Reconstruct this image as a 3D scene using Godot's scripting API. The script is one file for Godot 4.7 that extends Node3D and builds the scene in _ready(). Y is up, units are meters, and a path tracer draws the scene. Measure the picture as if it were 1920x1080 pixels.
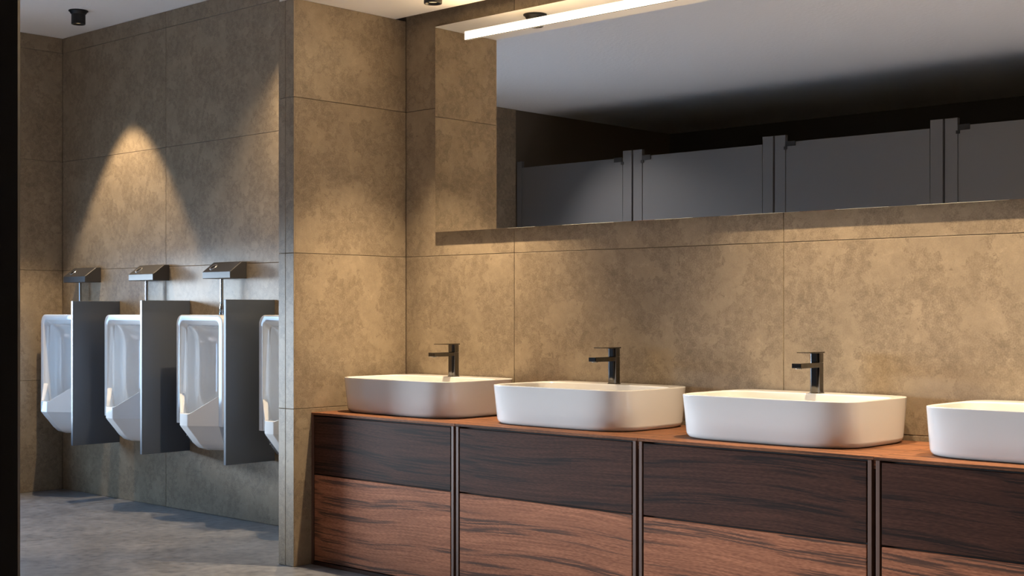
extends Node3D
# A public washroom: vanity with four vessel basins under a mirror, urinals behind a partition, stalls opposite (seen in the mirror).

# ---- measures of the room, metres; z = 0 is the tiled back wall, x = 0 the vanity side of the partition
const XL := -3.2635
const XR := 6.0
const ZF := 6.6
const HC := 2.904      # ceiling over the urinals and the aisle
const HS := 2.548      # lower ceiling over the basins
const ZP := 0.68       # the partition's end
const TP := 0.112      # its thickness
const ROW := 0.7       # tile course
const ROW0 := 0.0068
const COL := 1.396     # tile length
const ZV := 0.581      # front of the vanity
const HV := 0.688      # its top
const ZS := 4.35       # front of the stalls

var taken := {}
var M := {}
var rng := RandomNumberGenerator.new()


func _ready() -> void:
	rng.seed = 7
	# ------------------------------------------------ camera, environment, exposure, large lights
	var cam := Camera3D.new()
	cam.name = "camera"
	cam.position = Vector3(4.9377, 1.1447, 4.5365)
	cam.rotation_degrees = Vector3(0, 43.0402, 0)
	cam.projection = Camera3D.PROJECTION_FRUSTUM
	cam.near = 0.05
	cam.far = 60.0
	cam.size = 0.05 * 1080.0 / 2591.74
	cam.frustum_offset = Vector2(0, 0.05 * 43.92 / 2591.74)
	add_child(cam)
	cam.current = true
	var we := WorldEnvironment.new()
	we.name = "environment"
	var e := Environment.new()
	e.background_mode = Environment.BG_COLOR
	e.background_color = Color(0.66, 0.83, 1.0)
	e.background_energy_multiplier = 6.0
	e.tonemap_mode = Environment.TONE_MAPPER_LINEAR
	e.tonemap_exposure = 1.0
	e.sdfgi_enabled = true
	e.ssao_enabled = true
	e.ssil_enabled = true
	we.environment = e
	add_child(we)
	# low hazy daylight that slants in through the window in the left wall
	var sun := DirectionalLight3D.new()
	sun.name = "low_daylight"
	sun.basis = Basis.looking_at(Vector3(1.0, -0.09, -0.33))
	sun.light_color = Color(0.88, 0.945, 1.0)
	sun.light_energy = 2.4
	sun.light_angular_distance = 15.0
	sun.sky_mode = DirectionalLight3D.SKY_MODE_LIGHT_ONLY
	sun.shadow_enabled = true
	add_child(sun)

	materials()
	structure()
	vanity()
	for i in 4:
		basin(i)
		faucet(i)
	mirror()
	light_bar()
	for i in 4:
		urinal(i)
		flush_unit(i)
	for i in 3:
		divider(i)
	lamps()
	stalls()


# ------------------------------------------------ nodes
func numbered(called: String) -> String:
	var n: int = taken.get(called, 0)
	taken[called] = n + 1
	return called if n == 0 else "%s_%03d" % [called, n]


func tag(o: Node, label: String, category: String, group := "") -> void:
	o.set_meta("label", label)
	o.set_meta("category", category)
	if group:
		o.set_meta("group", group)


func thing(called: String, at: Vector3, label: String, category: String, group := "") -> Node3D:
	var o := Node3D.new()
	o.name = numbered(called)
	o.position = at
	add_child(o, true)
	tag(o, label, category, group)
	return o


func part(called: String, mesh: Mesh, m: Material, parent: Node, at := Vector3.ZERO) -> MeshInstance3D:
	var o := MeshInstance3D.new()
	o.name = called
	o.mesh = mesh
	o.material_override = m
	o.position = at
	o.cast_shadow = GeometryInstance3D.SHADOW_CASTING_SETTING_ON
	parent.add_child(o, true)
	return o


func struct_piece(called: String, mesh: Mesh, m: Material) -> MeshInstance3D:
	var o := part(numbered(called), mesh, m, self)
	o.set_meta("kind", "structure")
	return o


# ------------------------------------------------ meshes: soups of triangles, counter-clockwise from outside, shaded smooth below a crease angle
class Soup:
	var v := PackedVector3Array()

	func tri(a: Vector3, b: Vector3, c: Vector3) -> void:
		v.append(a); v.append(b); v.append(c)

	func quad(a: Vector3, b: Vector3, c: Vector3, d: Vector3) -> void:
		tri(a, b, c); tri(a, c, d)

	func out_quad(a: Vector3, b: Vector3, c: Vector3, d: Vector3, mid: Vector3) -> void:
		if (b - a).cross(c - a).dot((a + b + c + d) / 4.0 - mid) < 0.0:
			quad(d, c, b, a)
		else:
			quad(a, b, c, d)

	func out_tri(a: Vector3, b: Vector3, c: Vector3, mid: Vector3) -> void:
		if (b - a).cross(c - a).dot((a + b + c) / 3.0 - mid) < 0.0:
			tri(c, b, a)
		else:
			tri(a, b, c)

	# a box from lo to hi with chamfered edges
	func box(lo: Vector3, hi: Vector3, ch := 0.0) -> void:
		var mid := (lo + hi) / 2.0
		var h := (hi - lo) / 2.0
		ch = minf(ch, minf(h.x, minf(h.y, h.z)) * 0.49)
		var p := func(s: Vector3, axis: int) -> Vector3:
			var q := h - Vector3(ch, ch, ch)
			q[axis] = h[axis]
			return mid + q * s
		for axis in 3:
			var b := (axis + 1) % 3
			var c := (axis + 2) % 3
			for s in [-1.0, 1.0]:
				var q := []
				for k in [[-1, -1], [1, -1], [1, 1], [-1, 1]]:
					var g := Vector3.ZERO
					g[axis] = s; g[b] = k[0]; g[c] = k[1]
					q.append(p.call(g, axis))
				out_quad(q[0], q[1], q[2], q[3], mid)
		if ch <= 0.0:
			return
		for axis in 3:
			var b := (axis + 1) % 3
			var c := (axis + 2) % 3
			for k in [[-1, -1], [1, -1], [1, 1], [-1, 1]]:
				var g := Vector3.ZERO
				var f := Vector3.ZERO
				g[axis] = -1; g[b] = k[0]; g[c] = k[1]
				f[axis] = 1; f[b] = k[0]; f[c] = k[1]
				out_quad(p.call(g, b), p.call(f, b), p.call(f, c), p.call(g, c), mid)
		for i in 8:
			var s := Vector3(1 if i & 1 else -1, 1 if i & 2 else -1, 1 if i & 4 else -1)
			out_tri(p.call(s, 0), p.call(s, 1), p.call(s, 2), mid)

	# closed rings joined in order; caps at both ends if wanted; turned outside by its volume unless turn is given
	func loft(rings: Array, cap_a := true, cap_b := true, turn := 0) -> void:
		var s := PackedVector3Array()
		for i in rings.size() - 1:
			var a: PackedVector3Array = rings[i]
			var b: PackedVector3Array = rings[i + 1]
			var n := a.size()
			for j in n:
				var k := (j + 1) % n
				s.append_array([a[j], a[k], b[k], a[j], b[k], b[j]])
		for end in [[cap_a, rings[0], true], [cap_b, rings[-1], false]]:
			if end[0]:
				var r: PackedVector3Array = end[1]
				var m := Vector3.ZERO
				for q in r:
					m += q / r.size()
				for j in r.size():
					var k := (j + 1) % r.size()
					if end[2]:
						s.append_array([m, r[k], r[j]])
					else:
						s.append_array([m, r[j], r[k]])
		var vol := 0.0
		for i in range(0, s.size(), 3):
			vol += s[i].dot(s[i + 1].cross(s[i + 2]))
		if (turn == 0 and vol < 0.0) or turn < 0:
			for i in range(0, s.size(), 3):
				var q := s[i]
				s[i] = s[i + 2]
				s[i + 2] = q
		v.append_array(s)

	# profile of (radius, height) turned round the y axis at a point
	func lathe(at: Vector3, prof: Array, n := 28, caps := true) -> void:
		var rings := []
		for q in prof:
			var r := PackedVector3Array()
			for j in n:
				var a := TAU * j / n
				r.append(at + Vector3(cos(a) * q[0], q[1], sin(a) * q[0]))
			rings.append(r)
		loft(rings, caps, caps)

	func mesh(crease := 35.0, uv_scale := 1.0, uv_at := Vector2.ZERO) -> ArrayMesh:
		var n := v.size()
		var fn := PackedVector3Array()
		var at := {}
		for i in range(0, n, 3):
			fn.append((v[i + 1] - v[i]).cross(v[i + 2] - v[i]))
			for k in 3:
				var key := Vector3i((v[i + k] * 20000.0).round())
				if not at.has(key):
					at[key] = PackedInt32Array()
				at[key].append(i / 3)
		var lim := cos(deg_to_rad(crease))
		var P := PackedVector3Array()
		var N := PackedVector3Array()
		var U := PackedVector2Array()
		for f in fn.size():
			var own := fn[f].normalized()
			if own == Vector3.ZERO:
				continue
			var ab := own.abs()
			for k in [0, 2, 1]:
				var q := v[f * 3 + k]
				var sum := Vector3.ZERO
				for g in at[Vector3i((q * 20000.0).round())]:
					if fn[g].normalized().dot(own) > lim:
						sum += fn[g]
				P.append(q)
				N.append(sum.normalized() if sum.length() > 0.0 else own)
				var t := Vector2(q.x, -q.y)
				if ab.y > ab.x and ab.y > ab.z:
					t = Vector2(q.x, q.z)
				elif ab.x > ab.z:
					t = Vector2(q.z, -q.y)
				U.append(t * uv_scale + uv_at)
		var arr := []
		arr.resize(Mesh.ARRAY_MAX)
		arr[Mesh.ARRAY_VERTEX] = P
		arr[Mesh.ARRAY_NORMAL] = N
		arr[Mesh.ARRAY_TEX_UV] = U
		var am := ArrayMesh.new()
		am.add_surface_from_arrays(Mesh.PRIMITIVE_TRIANGLES, arr)
		return am


func block(lo: Vector3, hi: Vector3, ch := 0.0, uv_scale := 1.0, uv_at := Vector2.ZERO) -> ArrayMesh:
	var s := Soup.new()
	s.box(lo, hi, ch)
	return s.mesh(20.0, uv_scale, uv_at)


# a rounded rectangle lying in the xz plane
func rounded(cx: float, cz: float, w: float, d: float, r: float, y: float, n := 10) -> PackedVector3Array:
	var o := PackedVector3Array()
	for q in [[1, 1, 0], [-1, 1, 90], [-1, -1, 180], [1, -1, 270]]:
		for k in n + 1:
			var a := deg_to_rad(q[2] + 90.0 * k / n)
			o.append(Vector3(cx + q[0] * (w / 2 - r) + r * cos(a), y, cz + q[1] * (d / 2 - r) + r * sin(a)))
	return o


# a squared-off oval lying in the xz plane: |x/a|^n + |z/b|^n = 1
func squircle(cx: float, cz: float, w: float, d: float, n: float, y: float, count := 120) -> PackedVector3Array:
	var o := PackedVector3Array()
	for k in count:
		var a := TAU * k / count
		# even steps along a circle, pulled towards the corners
		a += 0.12 * sin(4.0 * a) * -1.0
		var r := pow(pow(absf(cos(a)) / (w / 2), n) + pow(absf(sin(a)) / (d / 2), n), -1.0 / n)
		o.append(Vector3(cx + r * cos(a), y, cz + r * sin(a)))
	return o


# ------------------------------------------------ materials
func noise(kind: int, freq: float, oct: int, sd: int) -> FastNoiseLite:
	var f := FastNoiseLite.new()
	f.noise_type = kind
	f.frequency = freq
	f.fractal_octaves = oct
	f.fractal_type = FastNoiseLite.FRACTAL_FBM if oct > 1 else FastNoiseLite.FRACTAL_NONE
	f.seed = sd
	return f


func grey(f: FastNoiseLite, w: int, h: int, W := 0, H := 0) -> PackedByteArray:
	var im := f.get_seamless_image(w, h)
	im.convert(Image.FORMAT_L8)
	if W:
		im.resize(W, H, Image.INTERPOLATE_CUBIC)
	return im.get_data()


func texture(w: int, h: int, pick: Callable) -> ImageTexture:
	var d := PackedByteArray()
	d.resize(w * h * 3)
	for i in w * h:
		var c: Color = pick.call(i)
		d[i * 3] = int(clampf(c.r, 0, 1) * 255)
		d[i * 3 + 1] = int(clampf(c.g, 0, 1) * 255)
		d[i * 3 + 2] = int(clampf(c.b, 0, 1) * 255)
	return ImageTexture.create_from_image(Image.create_from_data(w, h, false, Image.FORMAT_RGB8, d))


func plain(c: Color, rough: float, metal := 0.0) -> StandardMaterial3D:
	var m := StandardMaterial3D.new()
	m.albedo_color = c
	m.roughness = rough
	m.metallic = metal
	return m


func materials() -> void:
	# limestone tile: warped clouds cut into patches, fine mottling, short dark veins
	var S := 1024
	var f1 := noise(FastNoiseLite.TYPE_SIMPLEX_SMOOTH, 0.007, 5, 3)
	f1.domain_warp_enabled = true
	f1.domain_warp_amplitude = 60.0
	f1.domain_warp_frequency = 0.01
	var a := grey(f1, S, S)
	var f2 := noise(FastNoiseLite.TYPE_SIMPLEX_SMOOTH, 0.045, 5, 9)
	f2.fractal_gain = 0.62
	f2.domain_warp_enabled = true
	f2.domain_warp_amplitude = 30.0
	f2.domain_warp_frequency = 0.04
	var b := grey(f2, S, S)
	var f3 := noise(FastNoiseLite.TYPE_SIMPLEX_SMOOTH, 0.02, 3, 21)
	f3.fractal_type = FastNoiseLite.FRACTAL_RIDGED
	f3.domain_warp_enabled = true
	f3.domain_warp_amplitude = 55.0
	f3.domain_warp_frequency = 0.025
	var c := grey(f3, S, S)
	var f4 := noise(FastNoiseLite.TYPE_SIMPLEX_SMOOTH, 0.009, 2, 63)
	f4.fractal_type = FastNoiseLite.FRACTAL_RIDGED
	f4.domain_warp_enabled = true
	f4.domain_warp_amplitude = 40.0
	f4.domain_warp_frequency = 0.03
	var g := grey(f4, S, S)
	var d := grey(noise(FastNoiseLite.TYPE_SIMPLEX, 0.22, 3, 5), S, S)
	var e := grey(noise(FastNoiseLite.TYPE_SIMPLEX_SMOOTH, 0.012, 3, 40), S, S)
	var lo := Color8(112, 99, 83)
	var hi := Color8(176, 159, 135)
	var stone := texture(S, S, func(i: int) -> Color:
		var h: float = a[i] + (b[i] - 128) * 0.22
		var isle := smoothstep(142.0, 150.0, h)
		var rough_part := 0.49 + (a[i] - 128) / 255.0 * 0.3 + (b[i] - 128) / 255.0 * 0.62 + (d[i] - 128) / 255.0 * 0.4
		var smooth_part := 0.62 + (e[i] - 128) / 255.0 * 0.25 + (b[i] - 128) / 255.0 * 0.2 + (d[i] - 128) / 255.0 * 0.12
		var t := lerpf(rough_part, smooth_part, isle * 0.85)
		t -= smoothstep(5.0, 1.0, absf(h - 141.0)) * 0.13 * smoothstep(110, 160, e[i])
		t += smoothstep(214, 236, c[i]) * 0.22 * smoothstep(90, 150, e[i])
		t -= smoothstep(236, 246, g[i]) * 0.42 * smoothstep(150, 180, b[i])
		return lo.lerp(hi, clampf(t, -0.3, 1.15)))
	M.tile = plain(Color.WHITE, 0.42)
	M.tile.albedo_texture = stone
	M.tile.metallic_specular = 0.4
	M.grout = plain(Color8(96, 86, 74), 0.9)
	# polished concrete floor
	var g1 := noise(FastNoiseLite.TYPE_SIMPLEX_SMOOTH, 0.007, 5, 77)
	g1.domain_warp_enabled = true
	g1.domain_warp_amplitude = 70.0
	g1.domain_warp_frequency = 0.008
	var fa := grey(g1, S, S)
	var fb := grey(noise(FastNoiseLite.TYPE_SIMPLEX_SMOOTH, 0.04, 4, 78), S, S)
	var flo := Color8(90, 91, 95)
	var fhi := Color8(142, 143, 148)
	var conc := texture(S, S, func(i: int) -> Color:
		var t := 0.5 + (fa[i] - 128) / 255.0 * 0.6 + (fb[i] - 128) / 255.0 * 0.8 - smoothstep(80, 40, fb[i]) * 0.25
		return flo.lerp(fhi, clampf(t, -0.2, 1.1)))
	M.floor = plain(Color.WHITE, 0.32)
	M.floor.albedo_texture = conc
	# walnut: noises made narrow and stretched along the grain
	var wa := grey(noise(FastNoiseLite.TYPE_SIMPLEX_SMOOTH, 0.02, 3, 11), 40, S, S, S)
	var wb := grey(noise(FastNoiseLite.TYPE_SIMPLEX_SMOOTH, 0.13, 3, 12), 24, S, S, S)
	var wc := grey(noise(FastNoiseLite.TYPE_SIMPLEX, 0.3, 1, 13), 128, S, S, S)
	var bend := PackedInt32Array()
	for x in S:
		bend.append(int(10.0 * sin(TAU * x / S) + 1.2 * sin(TAU * 3 * x / S + 1.0)))
	for k in [["walnut_dark", Color8(40, 26, 21), Color8(88, 57, 45), Color8(36, 29, 27)], ["walnut_top", Color8(76, 48, 35), Color8(146, 100, 72), Color8(66, 50, 42)], ["walnut", Color8(100, 63, 47), Color8(196, 131, 98), Color8(74, 58, 51)]]:
		var wl: Color = k[1]
		var wh: Color = k[2]
		var wg: Color = k[3]
		var t := texture(S, S, func(i: int) -> Color:
			var x := i % S
			var q := ((i / S + bend[x] + S) % S) * S + x
			var band := (wa[q] - 128) / 255.0
			var u := 0.56 + (wb[q] - 128) / 255.0 * 0.5 + (wc[i] - 128) / 255.0 * 0.35 + band * 0.3
			var streak := smoothstep(-0.02, -0.2, band) * smoothstep(185, 85, wb[q])
			return wl.lerp(wh, clampf(u, -0.1, 1.1)).lerp(wg, streak * 0.75))
		M[k[0]] = plain(Color.WHITE, 0.62)
		M[k[0]].albedo_texture = t
		M[k[0]].metallic_specular = 0.2
	M.carcass = plain(Color8(28, 24, 22), 0.8)
	M.edge = plain(Color8(92, 64, 51), 0.55)
	M.ceiling = plain(Color8(240, 238, 236), 0.95)
	var cn := NoiseTexture2D.new()
	cn.noise = noise(FastNoiseLite.TYPE_SIMPLEX_SMOOTH, 0.05, 4, 90)
	cn.seamless = true
	cn.as_normal_map = true
	cn.bump_strength = 3.0
	cn.width = 512
	cn.height = 512
	M.ceiling.normal_enabled = true
	M.ceiling.normal_texture = cn
	M.ceiling.normal_scale = 0.25
	M.ceiling_white = plain(Color8(249, 247, 242), 0.9)
	M.plaster = plain(Color8(60, 60, 62), 0.9)
	M.porcelain = plain(Color8(218, 217, 216), 0.12)
	M.china = plain(Color8(236, 236, 236), 0.08)
	M.china.metallic_specular = 0.75
	M.china.clearcoat_enabled = true
	M.china.clearcoat = 1.0
	M.china.clearcoat_roughness = 0.04
	M.chrome = plain(Color8(176, 176, 178), 0.06, 1.0)
	M.gunmetal = plain(Color8(112, 111, 110), 0.07, 1.0)
	M.steel = plain(Color8(214, 214, 216), 0.28, 1.0)
	M.black = plain(Color8(22, 22, 23), 0.4)
	M.silver = plain(Color8(240, 241, 240), 0.0, 1.0)
	M.mirror_edge = plain(Color8(70, 72, 70), 0.3)
	M.laminate = plain(Color8(92, 92, 96), 0.45)
	M.divider = plain(Color8(84, 92, 104), 0.3)
	M.sensor_box = plain(Color8(56, 55, 56), 0.45)
	M.stall = plain(Color8(96, 95, 95), 0.5)
	M.bar_glow = plain(Color8(250, 250, 250), 0.4)
	M.bar_glow.emission_enabled = true
	M.bar_glow.emission = Color(1, 0.92, 0.8)
	M.bar_glow.emission_energy_multiplier = 2.2
	M.warm_glow = plain(Color8(250, 240, 220), 0.4)
	M.warm_glow.emission_enabled = true
	M.warm_glow.emission = Color(1, 0.86, 0.62)
	M.warm_glow.emission_energy_multiplier = 1.2
	M.paving = plain(Color8(228, 229, 231), 0.8)


# ------------------------------------------------ the room
# tiles on a wall: every course and column a slab 6 mm proud of the wall, 2 mm joints. axis: the direction in which the columns run
func tiles(wall: Node3D, axis: String, cuts: Array, face: float, facing: float, y_top: float, y_low := 0.0) -> void:
	var rows := [y_low]
	for k in range(1, 5):
		var y := ROW0 + ROW * k
		if y > y_low + 0.01 and y < y_top - 0.01:
			rows.append(y)
	rows.append(y_top)
	for i in cuts.size() - 1:
		for j in rows.size() - 1:
			var a0: float = cuts[i] + 0.001
			var a1: float = cuts[i + 1] - 0.001
			var y0: float = rows[j] + 0.001
			var y1: float = rows[j + 1] - 0.001
			var f0 := minf(face, face - facing * 0.012)
			var f1 := maxf(face, face - facing * 0.012)
			var at := Vector2(rng.randf(), rng.randf())
			if axis == "x":
				part("tile", block(Vector3(a0, y0, f0), Vector3(a1, y1, f1), 0.0012, 0.5, at), M.tile, wall)
			else:
				part("tile", block(Vector3(f0, y0, a0), Vector3(f1, y1, a1), 0.0012, 0.5, at), M.tile, wall)


func structure() -> void:
	struct_piece("floor", block(Vector3(XL - 0.14, -0.12, -0.2), Vector3(XR + 0.2, 0.0, ZF + 0.2), 0.0, 0.36), M.floor)
	var wb := struct_piece("wall_back", block(Vector3(XL - 0.2, 0, -0.2), Vector3(XR + 0.2, HC + 0.4, -0.008)), M.grout)
	tiles(wb, "x", [XL, -2.074, -0.678, -TP], 0.0, 1.0, HC)
	tiles(wb, "x", [0.0, 0.715, 2.111, 3.507, 4.903, XR], 0.0, 1.0, HC)
	# left wall with the low window that lets the daylight in (out of frame, to the left)
	var z1 := 0.4
	var z2 := 3.4
	var y1 := 0.45
	var y2 := 1.5
	var wl := struct_piece("wall_left", block(Vector3(XL - 0.14, 0, -0.2), Vector3(XL - 0.008, HC - 0.0005, z1)), M.grout)
	tiles(wl, "z", [0.0, z1 - 0.03], XL, 1.0, HC)
	part("wall_below_window", block(Vector3(XL - 0.14, 0, z1), Vector3(XL, y1, z2)), M.plaster, wl)
	part("wall_above_window", block(Vector3(XL - 0.14, y2, z1), Vector3(XL, HC - 0.0005, z2)), M.plaster, wl)
	part("wall_beyond_window", block(Vector3(XL - 0.14, 0, z2), Vector3(XL - 0.013, HC - 0.0005, ZF + 0.2)), M.grout, wl)
	tiles(wl, "z", [z2 + 0.03, ZS - 0.01], XL, 1.0, HC)
	var wn := struct_piece("window_1", block(Vector3(XL - 0.12, y1 + 0.001, z1 + 0.001), Vector3(XL + 0.01, y1 + 0.03, z2 - 0.001), 0.002), M.black)
	part("window_frame", block(Vector3(XL - 0.12, y2 - 0.03, z1 + 0.001), Vector3(XL + 0.01, y2 - 0.001, z2 - 0.001), 0.002), M.black, wn)
	part("window_frame", block(Vector3(XL - 0.12, y1 + 0.03, z1 + 0.001), Vector3(XL + 0.01, y2 - 0.03, z1 + 0.03), 0.002), M.black, wn)
	part("window_frame", block(Vector3(XL - 0.12, y1 + 0.03, z2 - 0.03), Vector3(XL + 0.01, y2 - 0.03, z2 - 0.001), 0.002), M.black, wn)
	# partition between urinals and basins
	var wp := struct_piece("wall_partition", block(Vector3(-TP + 0.008, 0, -0.005), Vector3(-0.008, HS - 0.002, ZP - 0.008)), M.grout)
	tiles(wp, "z", [0.0, ZP - 0.0075], 0.0, 1.0, HS)
	tiles(wp, "z", [0.0, ZP - 0.0075], -TP, -1.0, HS)
	tiles(wp, "x", [-TP, -0.061, 0.0], ZP, 1.0, HS)
	# ceilings: the high one, and the lowered one over the basins that stops 6 cm short of the wall
	struct_piece("ceiling", block(Vector3(XL - 0.14, HC, -0.2), Vector3(XR + 0.2, HC + 0.12, ZF + 0.2)), M.ceiling)
	struct_piece("ceiling_lowered", block(Vector3(-TP, HS, 0.064), Vector3(XR, HC - 0.001, ZP - 0.004), 0.002), M.ceiling_white)
	struct_piece("wall_right", block(Vector3(XR, 0, -0.2), Vector3(XR + 0.2, HC, ZF + 0.2)), M.plaster)
	struct_piece("wall_front", block(Vector3(XL - 0.14, 0, ZF), Vector3(XR, HC, ZF + 0.2)), M.plaster)
	struct_piece("floor_outside", block(Vector3(-40.0, -0.12, -25.0), Vector3(XL - 0.1405, -0.004, 30.0)), M.paving)


# ------------------------------------------------ vanity
const UNIT := 0.938
const ORD := ["first", "second", "third", "fourth"]

func vanity() -> void:
	for i in 4:
		var x0 := -0.013 + UNIT * i
		var l := 0.0135 if i == 0 else 0.007
		var says: String = ["first cabinet from the partition, half in its shadow", "second cabinet from the partition, under the basin beside the leftmost one",
			"third cabinet from the partition, under the wide basin right of centre", "fourth cabinet from the partition, cut off by the picture's right edge"][i]
		var o := thing("vanity_cabinet", Vector3(x0, 0, 0), "walnut two-drawer vanity cabinet, " + says, "cabinet", "vanity cabinets")
		part("carcass", block(Vector3(l + 0.014, 0.004, 0.012), Vector3(0.917, 0.676, 0.563)), M.carcass, o)
		part("side_panel", block(Vector3(l, 0, 0.01), Vector3(l + 0.014, 0.6765, ZV), 0.001, 1.0, Vector2(0.3, 0.2 * i)), M.edge, o)
		part("side_panel", block(Vector3(0.917, 0, 0.01), Vector3(0.931, 0.6765, ZV), 0.001, 1.0, Vector2(0.6, 0.2 * i)), M.edge, o)
		part("top_panel", block(Vector3(l if i == 0 else 0.0008, 0.677, 0.002), Vector3(0.9372, HV, ZV), 0.001, 1.0, Vector2(rng.randf(), rng.randf())), M.walnut_top, o)
		part("bottom_rail", block(Vector3(l + 0.014, 0.0, 0.54), Vector3(0.917, 0.016, ZV), 0.001), M.walnut_dark, o)
		if i < 3:
			part("filler_strip", block(Vector3(0.9315, 0.648, 0.5), Vector3(0.9445, 0.6768, ZV - 0.012)), M.walnut, o)
		part("drawer_front", block(Vector3(l + 0.02, 0.4125, 0.5635), Vector3(0.912, 0.6705, ZV - 0.001), 0.0015, 0.85, Vector2(0.37 * i + 0.1, 0.13 + 0.31 * i)), M.walnut_dark, o)
		part("drawer_front", block(Vector3(l + 0.02, 0.0205, 0.5635), Vector3(0.912, 0.4065, ZV - 0.001), 0.0015, 0.85, Vector2(0.29 * i + 0.5, 0.61 + 0.23 * i)), M.walnut, o)


const BX := [0.411, 1.354, 2.303, 3.249]
const BASIN_SAYS := ["nearest the partition wall, on the first cabinet", "second from the partition, left of the centre of the row", "third from the partition, largest seen whole", "at the right edge, cut off by the frame"]
const BW := 0.711
const BD := 0.476
const BZ := 0.2465
const BH := 0.158

func basin(i: int) -> void:
	var o := thing("vessel_basin", Vector3(BX[i], HV, BZ), "white rounded rectangular vessel basin " + BASIN_SAYS[i], "basin", "vessel basins on the vanity")
	var s := Soup.new()
	var rings := []
	for q in [[-0.07, 0.0, 4.6], [-0.03, 0.0005, 4.6], [-0.012, 0.004, 4.6], [-0.002, 0.011, 4.7], [0.002, 0.02, 4.8], [0.001, 0.09, 5.7], [0.0, BH - 0.004, 6.8], [-0.0006, BH - 0.0015, 6.8], [-0.003, BH, 6.8]]:
		rings.append(squircle(0, 0, BW + q[0], BD + q[0], q[2], q[1]))
	# over the rim and down inside; a flat shelf is left at the back for the tap
	var dz := 0.046
	for q in [[-0.018, BH, 6.5, -0.11], [-0.022, BH - 0.0015, 6.3, -0.114], [-0.026, BH - 0.006, 6.0, -0.118], [-0.05, BH - 0.07, 5.0, -0.142], [-0.08, 0.045, 4.2, -0.172], [-0.13, 0.024, 3.6, -0.215], [-0.30, 0.018, 2.8, -0.30]]:
		rings.append(squircle(0, dz, BW + q[0], BD + q[3], q[2], q[1]))
	s.loft(rings)
	part("bowl", s.mesh(50.0), M.porcelain, o)
	var dsoup := Soup.new()
	dsoup.lathe(Vector3(0, 0.0185, dz), [[0.03, 0.0], [0.03, 0.003], [0.027, 0.005], [0.001, 0.006]], 24)
	part("drain", dsoup.mesh(30.0), M.chrome, o)


func faucet(i: int) -> void:
	var where: String = ["on the basin nearest the partition", "on the second basin from the partition", "on the third basin from the partition", "on the basin cut off at right"][i]
	var o := thing("basin_faucet", Vector3(BX[i], HV + BH, 0.082), "dark chrome mixer tap with flat square spout " + where, "faucet", "mixer taps on the basins")
	var s := Soup.new()
	var r := []
	for q in [[0.0, 0.046], [0.002, 0.046], [0.004, 0.041], [0.112, 0.041]]:
		r.append(rounded(0, 0, q[1], q[1], 0.012, q[0], 6))
	s.loft(r)
	part("body", s.mesh(40.0), M.gunmetal, o)
	s = Soup.new()
	r = []
	for q in [[0.1125, 0.036], [0.1135, 0.041], [0.145, 0.041], [0.146, 0.039]]:
		r.append(rounded(0, 0, q[1], q[1], 0.012, q[0], 6))
	s.loft(r)
	part("cartridge_cap", s.mesh(40.0), M.gunmetal, o)
	var spout := part("spout", block(Vector3(-0.019, 0.094, 0.012), Vector3(0.019, 0.1125, 0.142), 0.0015), M.gunmetal, o)
	s = Soup.new()
	s.lathe(Vector3(0, 0.091, 0.125), [[0.011, 0.0], [0.012, 0.001], [0.012, 0.0035]], 20)
	part("aerator", s.mesh(30.0), M.chrome, spout)
	s = Soup.new()
	s.loft([PackedVector3Array([Vector3(-0.0205, 0.1465, -0.0205), Vector3(0.0205, 0.1465, -0.0205), Vector3(0.0205, 0.1465, 0.0205), Vector3(0.018, 0.149, 0.108), Vector3(-0.018, 0.149, 0.108), Vector3(-0.0205, 0.1465, 0.0205)]),
		PackedVector3Array([Vector3(-0.0205, 0.1515, -0.0205), Vector3(0.0205, 0.1515, -0.0205), Vector3(0.0205, 0.1515, 0.0205), Vector3(0.018, 0.1515, 0.108), Vector3(-0.018, 0.1515, 0.108), Vector3(-0.0205, 0.1515, 0.0205)])])
	part("lever", s.mesh(20.0), M.gunmetal, o)


func mirror() -> void:
	var o := thing("wall_mirror", Vector3(0, 0, 0), "long frameless wall mirror above the basins reflecting grey stall doors", "mirror")
	part("backing", block(Vector3(0.232, 1.523, 0.0005), Vector3(4.695, 2.482, 0.0165)), M.mirror_edge, o)
	part("glass", block(Vector3(0.227, 1.518, 0.017), Vector3(4.7, 2.487, 0.022), 0.0006), M.silver, o)


func light_bar() -> void:
	var o := thing("bar_lamp", Vector3(0, 0, 0), "long glowing white linear lamp across the top of the mirror", "lamp")
	part("diffuser", block(Vector3(0.43, 2.3965, 0.0265), Vector3(4.4, 2.4345, 0.0305), 0.001), M.bar_glow, o)
	part("housing", block(Vector3(0.43, 2.396, 0.0225), Vector3(4.4, 2.435, 0.0264)), M.mirror_edge, o)
	part("end_cap", block(Vector3(4.4005, 2.394, 0.0225), Vector3(4.404, 2.436, 0.0305)), M.chrome, o)
	var l := AreaLight3D.new()
	l.name = "bar_light"
	l.position = Vector3(2.415, 2.4155, 0.0325)
	l.rotation_degrees = Vector3(0, 180, 0)
	l.area_size = Vector2(3.97, 0.037)
	l.light_color = Color(1, 0.84, 0.62)
	l.light_energy = 1.8
	l.shadow_enabled = true
	o.add_child(l)


# ------------------------------------------------ urinals
const UX := [-2.955, -2.2, -1.445, -0.69]

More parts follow.
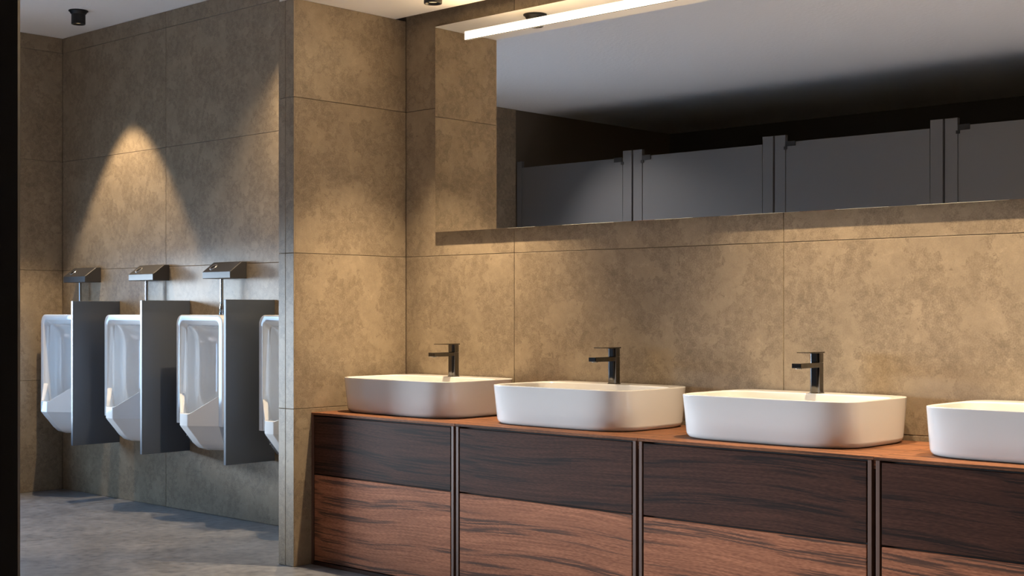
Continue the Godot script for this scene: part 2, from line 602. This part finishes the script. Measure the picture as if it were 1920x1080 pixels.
func urinal(i: int) -> void:
	var says: String = ["farthest left, in the room's corner", "second from the corner, between the first two dividers", "third from the corner, between the second and third dividers", "half hidden behind the partition's end"][i]
	var o := thing("urinal", Vector3(UX[i], 0, 0), "white wall-hung urinal " + says, "urinal", "urinals along the wall")
	var W := 0.22
	var T := 1.127
	var B := 0.528
	# outline of the front, from the lower left round the top
	var outline := func(inset: float, inset_top: float, z: float, r: float) -> PackedVector3Array:
		var p := PackedVector3Array()
		var w := W - inset
		var t := T - inset_top
		p.append(Vector3(-w, B, z))
		for k in 9:
			var a := PI - PI / 2 * k / 8
			p.append(Vector3(-w + r + r * cos(a), t - r + r * sin(a), z))
		for k in 9:
			var a := PI / 2 - PI / 2 * k / 8
			p.append(Vector3(w - r + r * cos(a), t - r + r * sin(a), z))
		p.append(Vector3(w, B, z))
		return p
	# rim: outer shell and front face, open at the bottom where the bowl joins on
	var s := Soup.new()
	var rs := [outline.call(0.0, 0.0, 0.0, 0.05), outline.call(0.0, 0.0, 0.192, 0.05), outline.call(0.002, 0.002, 0.197, 0.05), outline.call(0.007, 0.009, 0.2, 0.048), outline.call(0.034, 0.03, 0.2, 0.03), outline.call(0.039, 0.036, 0.196, 0.028), outline.call(0.05, 0.058, 0.16, 0.03)]
	for k in rs.size() - 1:
		var a: PackedVector3Array = rs[k]
		var b: PackedVector3Array = rs[k + 1]
		for j in a.size() - 1:
			s.quad(a[j], b[j], b[j + 1], a[j + 1])
	# feet of the two uprights
	for sx in [-1.0, 1.0]:
		s.out_quad(Vector3(sx * W, B, 0), Vector3(sx * W, B, 0.197), Vector3(sx * 0.17, B, 0.197), Vector3(sx * 0.17, B, 0), Vector3(0, 0.8, 0.1))
	part("rim", s.mesh(38.0), M.china, o)
	# hollow back: a half tube closed by a dome at the top and a sump below
	s = Soup.new()
	var grid := []
	var nu := 24
	var ys := [0.455, 0.47, 0.5, 0.56, 0.65, 0.75, 0.85, 0.93, 0.97, 1.0, 1.025, 1.045, 1.058, 1.066, 1.07]
	for y in ys:
		var k := clampf((y - 0.97) / 0.1, 0, 1)
		var deep := 0.125 * sqrt(maxf(0.0, 1.0 - k * k)) + 0.012
		if y < 0.5:
			deep = 0.11 + (y - 0.455) * 0.5
		var hw := 0.171 - 0.012 * k
		var row := PackedVector3Array()
		for u in nu + 1:
			var a := PI * u / nu
			var cx := signf(cos(a)) * pow(absf(cos(a)), 0.7)
			row.append(Vector3(-hw * cx, y, 0.165 - deep * pow(sin(a), 0.8)))
		grid.append(row)
	for k in grid.size() - 1:
		for j in nu:
			s.quad(grid[k][j], grid[k][j + 1], grid[k + 1][j + 1], grid[k + 1][j])
	var top: PackedVector3Array = grid[-1]
	for j in nu:
		s.tri(Vector3(0, 1.071, 0.166), top[j], top[j + 1])
	var low: PackedVector3Array = grid[0]
	for j in nu:
		s.tri(Vector3(0, 0.45, 0.166), low[j + 1], low[j])
	part("back_wall", s.mesh(50.0), M.china, o)
	# pointed lip: two cheeks that slope down to a narrow nose
	s = Soup.new()
	var edge := [Vector3(-0.184, 0.69, 0.199), Vector3(-0.05, 0.597, 0.285), Vector3(-0.04, 0.592, 0.294), Vector3(-0.03, 0.591, 0.297), Vector3(0.03, 0.591, 0.297), Vector3(0.04, 0.592, 0.294), Vector3(0.05, 0.597, 0.285), Vector3(0.184, 0.69, 0.199)]
	var inner := [Vector3(-0.172, 0.69, 0.175), Vector3(-0.042, 0.597, 0.268), Vector3(-0.036, 0.594, 0.275), Vector3(-0.028, 0.593, 0.278), Vector3(0.028, 0.593, 0.278), Vector3(0.036, 0.594, 0.275), Vector3(0.042, 0.597, 0.268), Vector3(0.172, 0.69, 0.175)]
	var up := Vector3(0, 0.003, 0)
	for j in 7:
		var a: Vector3 = edge[j]
		var b: Vector3 = edge[j + 1]
		var c: Vector3 = inner[j]
		var d: Vector3 = inner[j + 1]
		var a0 := Vector3(a.x, 0.529, a.z)
		var b0 := Vector3(b.x, 0.529, b.z)
		var m1 := a.lerp(c, 0.25) + up
		var m2 := b.lerp(d, 0.25) + up
		var m3 := a.lerp(c, 0.75) + up
		var m4 := b.lerp(d, 0.75) + up
		s.quad(a0, b0, b, a)
		s.quad(a, b, m2, m1)
		s.quad(m1, m2, m4, m3)
		s.quad(m3, m4, d, c)
		s.quad(c, d, Vector3(d.x * 0.8, 0.47, 0.17 + (d.z - 0.17) * 0.5), Vector3(c.x * 0.8, 0.47, 0.17 + (c.z - 0.17) * 0.5))
	part("lip", s.mesh(40.0), M.china, o)
	# the bowl below, narrowing downward and back
	s = Soup.new()
	var rings := []
	for q in [[0.53, 0.184, 0.199, 0.05, 0.04, 0.285, 0.297], [0.52, 0.182, 0.192, 0.05, 0.04, 0.279, 0.291], [0.47, 0.172, 0.17, 0.048, 0.039, 0.238, 0.249], [0.43, 0.163, 0.15, 0.046, 0.037, 0.206, 0.217], [0.405, 0.155, 0.13, 0.042, 0.034, 0.18, 0.19], [0.392, 0.147, 0.11, 0.038, 0.03, 0.155, 0.165], [0.385, 0.135, 0.09, 0.03, 0.024, 0.125, 0.134]]:
		var y: float = q[0]
		rings.append(PackedVector3Array([Vector3(-q[1], y, 0), Vector3(-q[1], y, q[2]), Vector3(-q[3], y, q[5]), Vector3(-q[4], y, q[6] - 0.003), Vector3(-q[4] * 0.7, y, q[6]), Vector3(q[4] * 0.7, y, q[6]), Vector3(q[4], y, q[6] - 0.003), Vector3(q[3], y, q[5]), Vector3(q[1], y, q[2]), Vector3(q[1], y, 0)]))
	s.loft(rings, false, true, 1)
	part("bowl", s.mesh(34.0), M.china, o)
	s = Soup.new()
	s.lathe(Vector3(0, 1.1275, 0.05), [[0.016, 0.0], [0.016, 0.012], [0.013, 0.014], [0.013, 0.022]], 20)
	part("spud_nut", s.mesh(30.0), M.chrome, o)


func flush_unit(i: int) -> void:
	var says: String = ["above the corner urinal, warmly lit", "above the second urinal from the corner", "above the third urinal from the corner, lit coolly", "above the urinal half hidden by the partition"][i]
	var o := thing("flush_sensor", Vector3(UX[i] + 0.033, 1.325, 0), "grey wedge-shaped automatic flush sensor box " + says, "flush sensor", "flush sensors over the urinals")
	var s := Soup.new()
	var w := 0.131
	var prof := [Vector2(0.001, 0.0), Vector2(0.108, 0.0), Vector2(0.111, 0.003), Vector2(0.111, 0.036), Vector2(0.109, 0.039), Vector2(0.037, 0.092), Vector2(0.034, 0.093), Vector2(0.001, 0.093)]
	var rings := []
	for q in [[-w, 0.003], [-w + 0.003, 0.0], [w - 0.003, 0.0], [w, 0.003]]:
		var r := PackedVector3Array()
		for p in prof:
			var c: Vector2 = (p - Vector2(0.045, 0.04)) * (1.0 - q[1] / 0.05) + Vector2(0.045, 0.04)
			r.append(Vector3(q[0], c.y, maxf(c.x, 0.001)))
		rings.append(r)
	s.loft(rings)
	part("housing", s.mesh(25.0), M.sensor_box, o)
	# round sensor window let into the slope, towards its left end
	s = Soup.new()
	s.lathe(Vector3.ZERO, [[0.025, 0.0], [0.025, 0.002], [0.023, 0.004], [0.017, 0.0025]], 28)
	var n := Vector3(0, 0.072, 0.053).normalized()
	var ring := part("sensor_ring", s.mesh(30.0), M.steel, o, Vector3(-0.075, 0.064, 0.075) + n * 0.0002)
	ring.basis = Basis(Quaternion(Vector3.UP, n))
	s = Soup.new()
	s.lathe(Vector3.ZERO, [[0.0165, 0.002], [0.0165, 0.0028], [0.001, 0.003]], 24)
	part("sensor_eye", s.mesh(30.0), M.black, ring)
	s = Soup.new()
	s.lathe(Vector3(-0.033, 0, 0.05), [[0.013, -0.1725], [0.013, -0.165], [0.0105, -0.15], [0.0085, -0.135], [0.0085, -0.001]], 20)
	part("flush_pipe", s.mesh(30.0), M.chrome, o)


func divider(i: int) -> void:
	var x: float = [-2.575, -1.825, -1.032][i]
	var says: String = ["nearest the room's corner", "in the middle of the three", "nearest the partition, with a bright front edge"][i]
	var o := part(numbered("urinal_divider"), block(Vector3(x - 0.02, 0.347, 0.001), Vector3(x, 1.207, 0.315), 0.0015), M.divider, self)
	tag(o, "dark grey wall-mounted urinal divider panel " + says, "divider", "urinal dividers")


# ------------------------------------------------ ceiling spotlights
func spot(at: Vector3, says: String, energy: float, angle: float, soft: float, tint: Color, aim := Vector3.DOWN) -> void:
	var o := thing("ceiling_spotlight", at, "small black cylindrical ceiling spotlight " + says, "lamp", "black ceiling spotlights")
	var tall := 0.08 if at.y > HS + 0.1 else 0.058
	var s := Soup.new()
	s.lathe(Vector3.ZERO, [[0.056, -0.0005], [0.056, -0.005], [0.05, -0.008], [0.043, -0.02], [0.041, -0.022]], 32)
	part("flange", s.mesh(30.0), M.black, o)
	s = Soup.new()
	s.lathe(Vector3.ZERO, [[0.04, -0.0225], [0.04, 0.002 - tall], [0.039, -tall], [0.034, -tall], [0.03, 0.012 - tall]], 32, false)
	var barrel := part("barrel", s.mesh(30.0), M.black, o)
	s = Soup.new()
	s.lathe(Vector3.ZERO, [[0.03, 0.0135 - tall], [0.03, 0.0115 - tall]], 24)
	part("lens", s.mesh(30.0), M.warm_glow, barrel)
	var l := SpotLight3D.new()
	l.name = "spot_light"
	l.position = Vector3(0, -tall - 0.003, 0)
	l.basis = Basis(Quaternion(Vector3.FORWARD, aim.normalized()))
	l.light_color = tint
	l.light_energy = energy
	l.spot_angle = angle
	l.spot_angle_attenuation = soft
	l.spot_range = 12.0
	l.spot_attenuation = 2.0
	l.light_size = 0.02
	l.shadow_enabled = true
	o.add_child(l)


func lamps() -> void:
	var warm := Color(1.0, 0.885, 0.72)
	spot(Vector3(-2.435, HC, 0.358), "over the urinals, near the room's corner", 4.2, 33.0, 0.3, warm)
	spot(Vector3(-0.62, HC, 0.22), "over the urinal beside the partition", 4.5, 54.0, 1.0, warm)
	spot(Vector3(0.56, HS, 0.355), "in the lowered ceiling over the first basin", 7.8, 38.0, 1.0, warm)
	spot(Vector3(2.37, HS, 0.355), "in the lowered ceiling over the third basin", 6.0, 38.0, 1.0, warm)
	var neutral := Color(1.0, 0.96, 0.94)
	spot(Vector3(-2.65, HC, 3.3), "in the aisle beside the first stall door", 2.8, 40.0, 1.0, neutral, Vector3(0.95, -1.8, 0.9))
	spot(Vector3(-2.2, HC, 2.5), "in the aisle before the low window in the left wall", 48.0, 26.0, 0.6, neutral)
	spot(Vector3(1.7, HC, 2.5), "in the aisle across from the second basin", 43.0, 27.0, 0.6, neutral)
	spot(Vector3(2.9, HC, 2.6), "in the aisle across from the third basin", 43.0, 27.0, 0.6, neutral)
	spot(Vector3(3.1, HC, 3.3), "in the aisle near the fifth stall door", 12.0, 52.0, 1.0, Color(1.0, 0.8, 0.55))
	spot(Vector3(3.25, HS, 0.355), "in the lowered ceiling over the fourth basin", 6.0, 38.0, 1.0, warm)


# ------------------------------------------------ stalls, seen in the mirror
func stalls() -> void:
	var gaps := [-1.987, -0.656, 0.683, 2.02, 3.355, 4.70]
	var nth := ["first", "second", "third", "fourth", "fifth", "sixth"]
	var from := XL + 0.06
	for i in 6:
		var g: float = gaps[i]
		var a := from
		var b := g - 0.1 if i < 5 else 4.48
		var d := thing("stall_door", Vector3((a + b) / 2, 0, ZS), nth[i] + " grey toilet stall door counted from the left wall, across from the basins", "door", "stall doors")
		var w := (b - a) / 2 - 0.002
		part("panel", block(Vector3(-w, 0.15, 0.002), Vector3(w, 2.394, 0.03), 0.0015), M.stall, d)
		var hx := w if i == 0 else -w
		var hs := Soup.new()
		hs.box(Vector3(minf(hx, hx - signf(hx) * 0.085), 2.363, -0.006), Vector3(maxf(hx, hx - signf(hx) * 0.085), 2.400, -0.0005), 0.001)
		hs.box(Vector3(hx - 0.014, 2.34, -0.006), Vector3(hx + 0.014, 2.3625, -0.0005), 0.001)
		part("hinge", hs.mesh(20.0), M.black, d)
		for k in 2:
			var p0 := g - 0.098 if k == 0 else g + 0.008
			var p1 := g - 0.008 if k == 0 else g + 0.098
			if i == 5:
				if k == 1:
					continue
				p0 = 4.482
				p1 = 4.579
			var end := i == 5
			var o := part(numbered("stall_post"), block(Vector3(p0, 0.0, ZS), Vector3(p1, 2.45, ZS + 0.035), 0.0015), M.stall, self)
			if end:
				tag(o, "dark end post of the stall row, filling the picture's left edge", "post", "stall posts")
			else:
				tag(o, "narrow grey stall post between the %s and %s doors, on the %s door's side" % [nth[i], nth[i + 1], nth[i + k]], "post", "stall posts")
		if i < 5:
			var q := part(numbered("stall_side_panel"), block(Vector3(g - 0.007, 0.15, ZS + 0.036), Vector3(g + 0.007, 2.394, ZF - 0.001)), M.laminate, self)
			tag(q, "dark side panel between the %s and %s stalls" % [nth[i], nth[i + 1]], "panel", "stall side panels")
		from = g + 0.1
	var wp := part(numbered("stall_post"), block(Vector3(XL + 0.001, 0, ZS), Vector3(XL + 0.058, 2.45, ZS + 0.035), 0.0015), M.stall, self)
	tag(wp, "narrow grey stall post against the left wall beside the first door", "post", "stall posts")
	var ep := part(numbered("stall_side_panel"), block(Vector3(4.565, 0.0, ZS + 0.036), Vector3(4.579, 2.45, ZF - 0.001)), M.laminate, self)
	tag(ep, "dark outer side panel closing the right end of the stall row", "panel", "stall side panels")
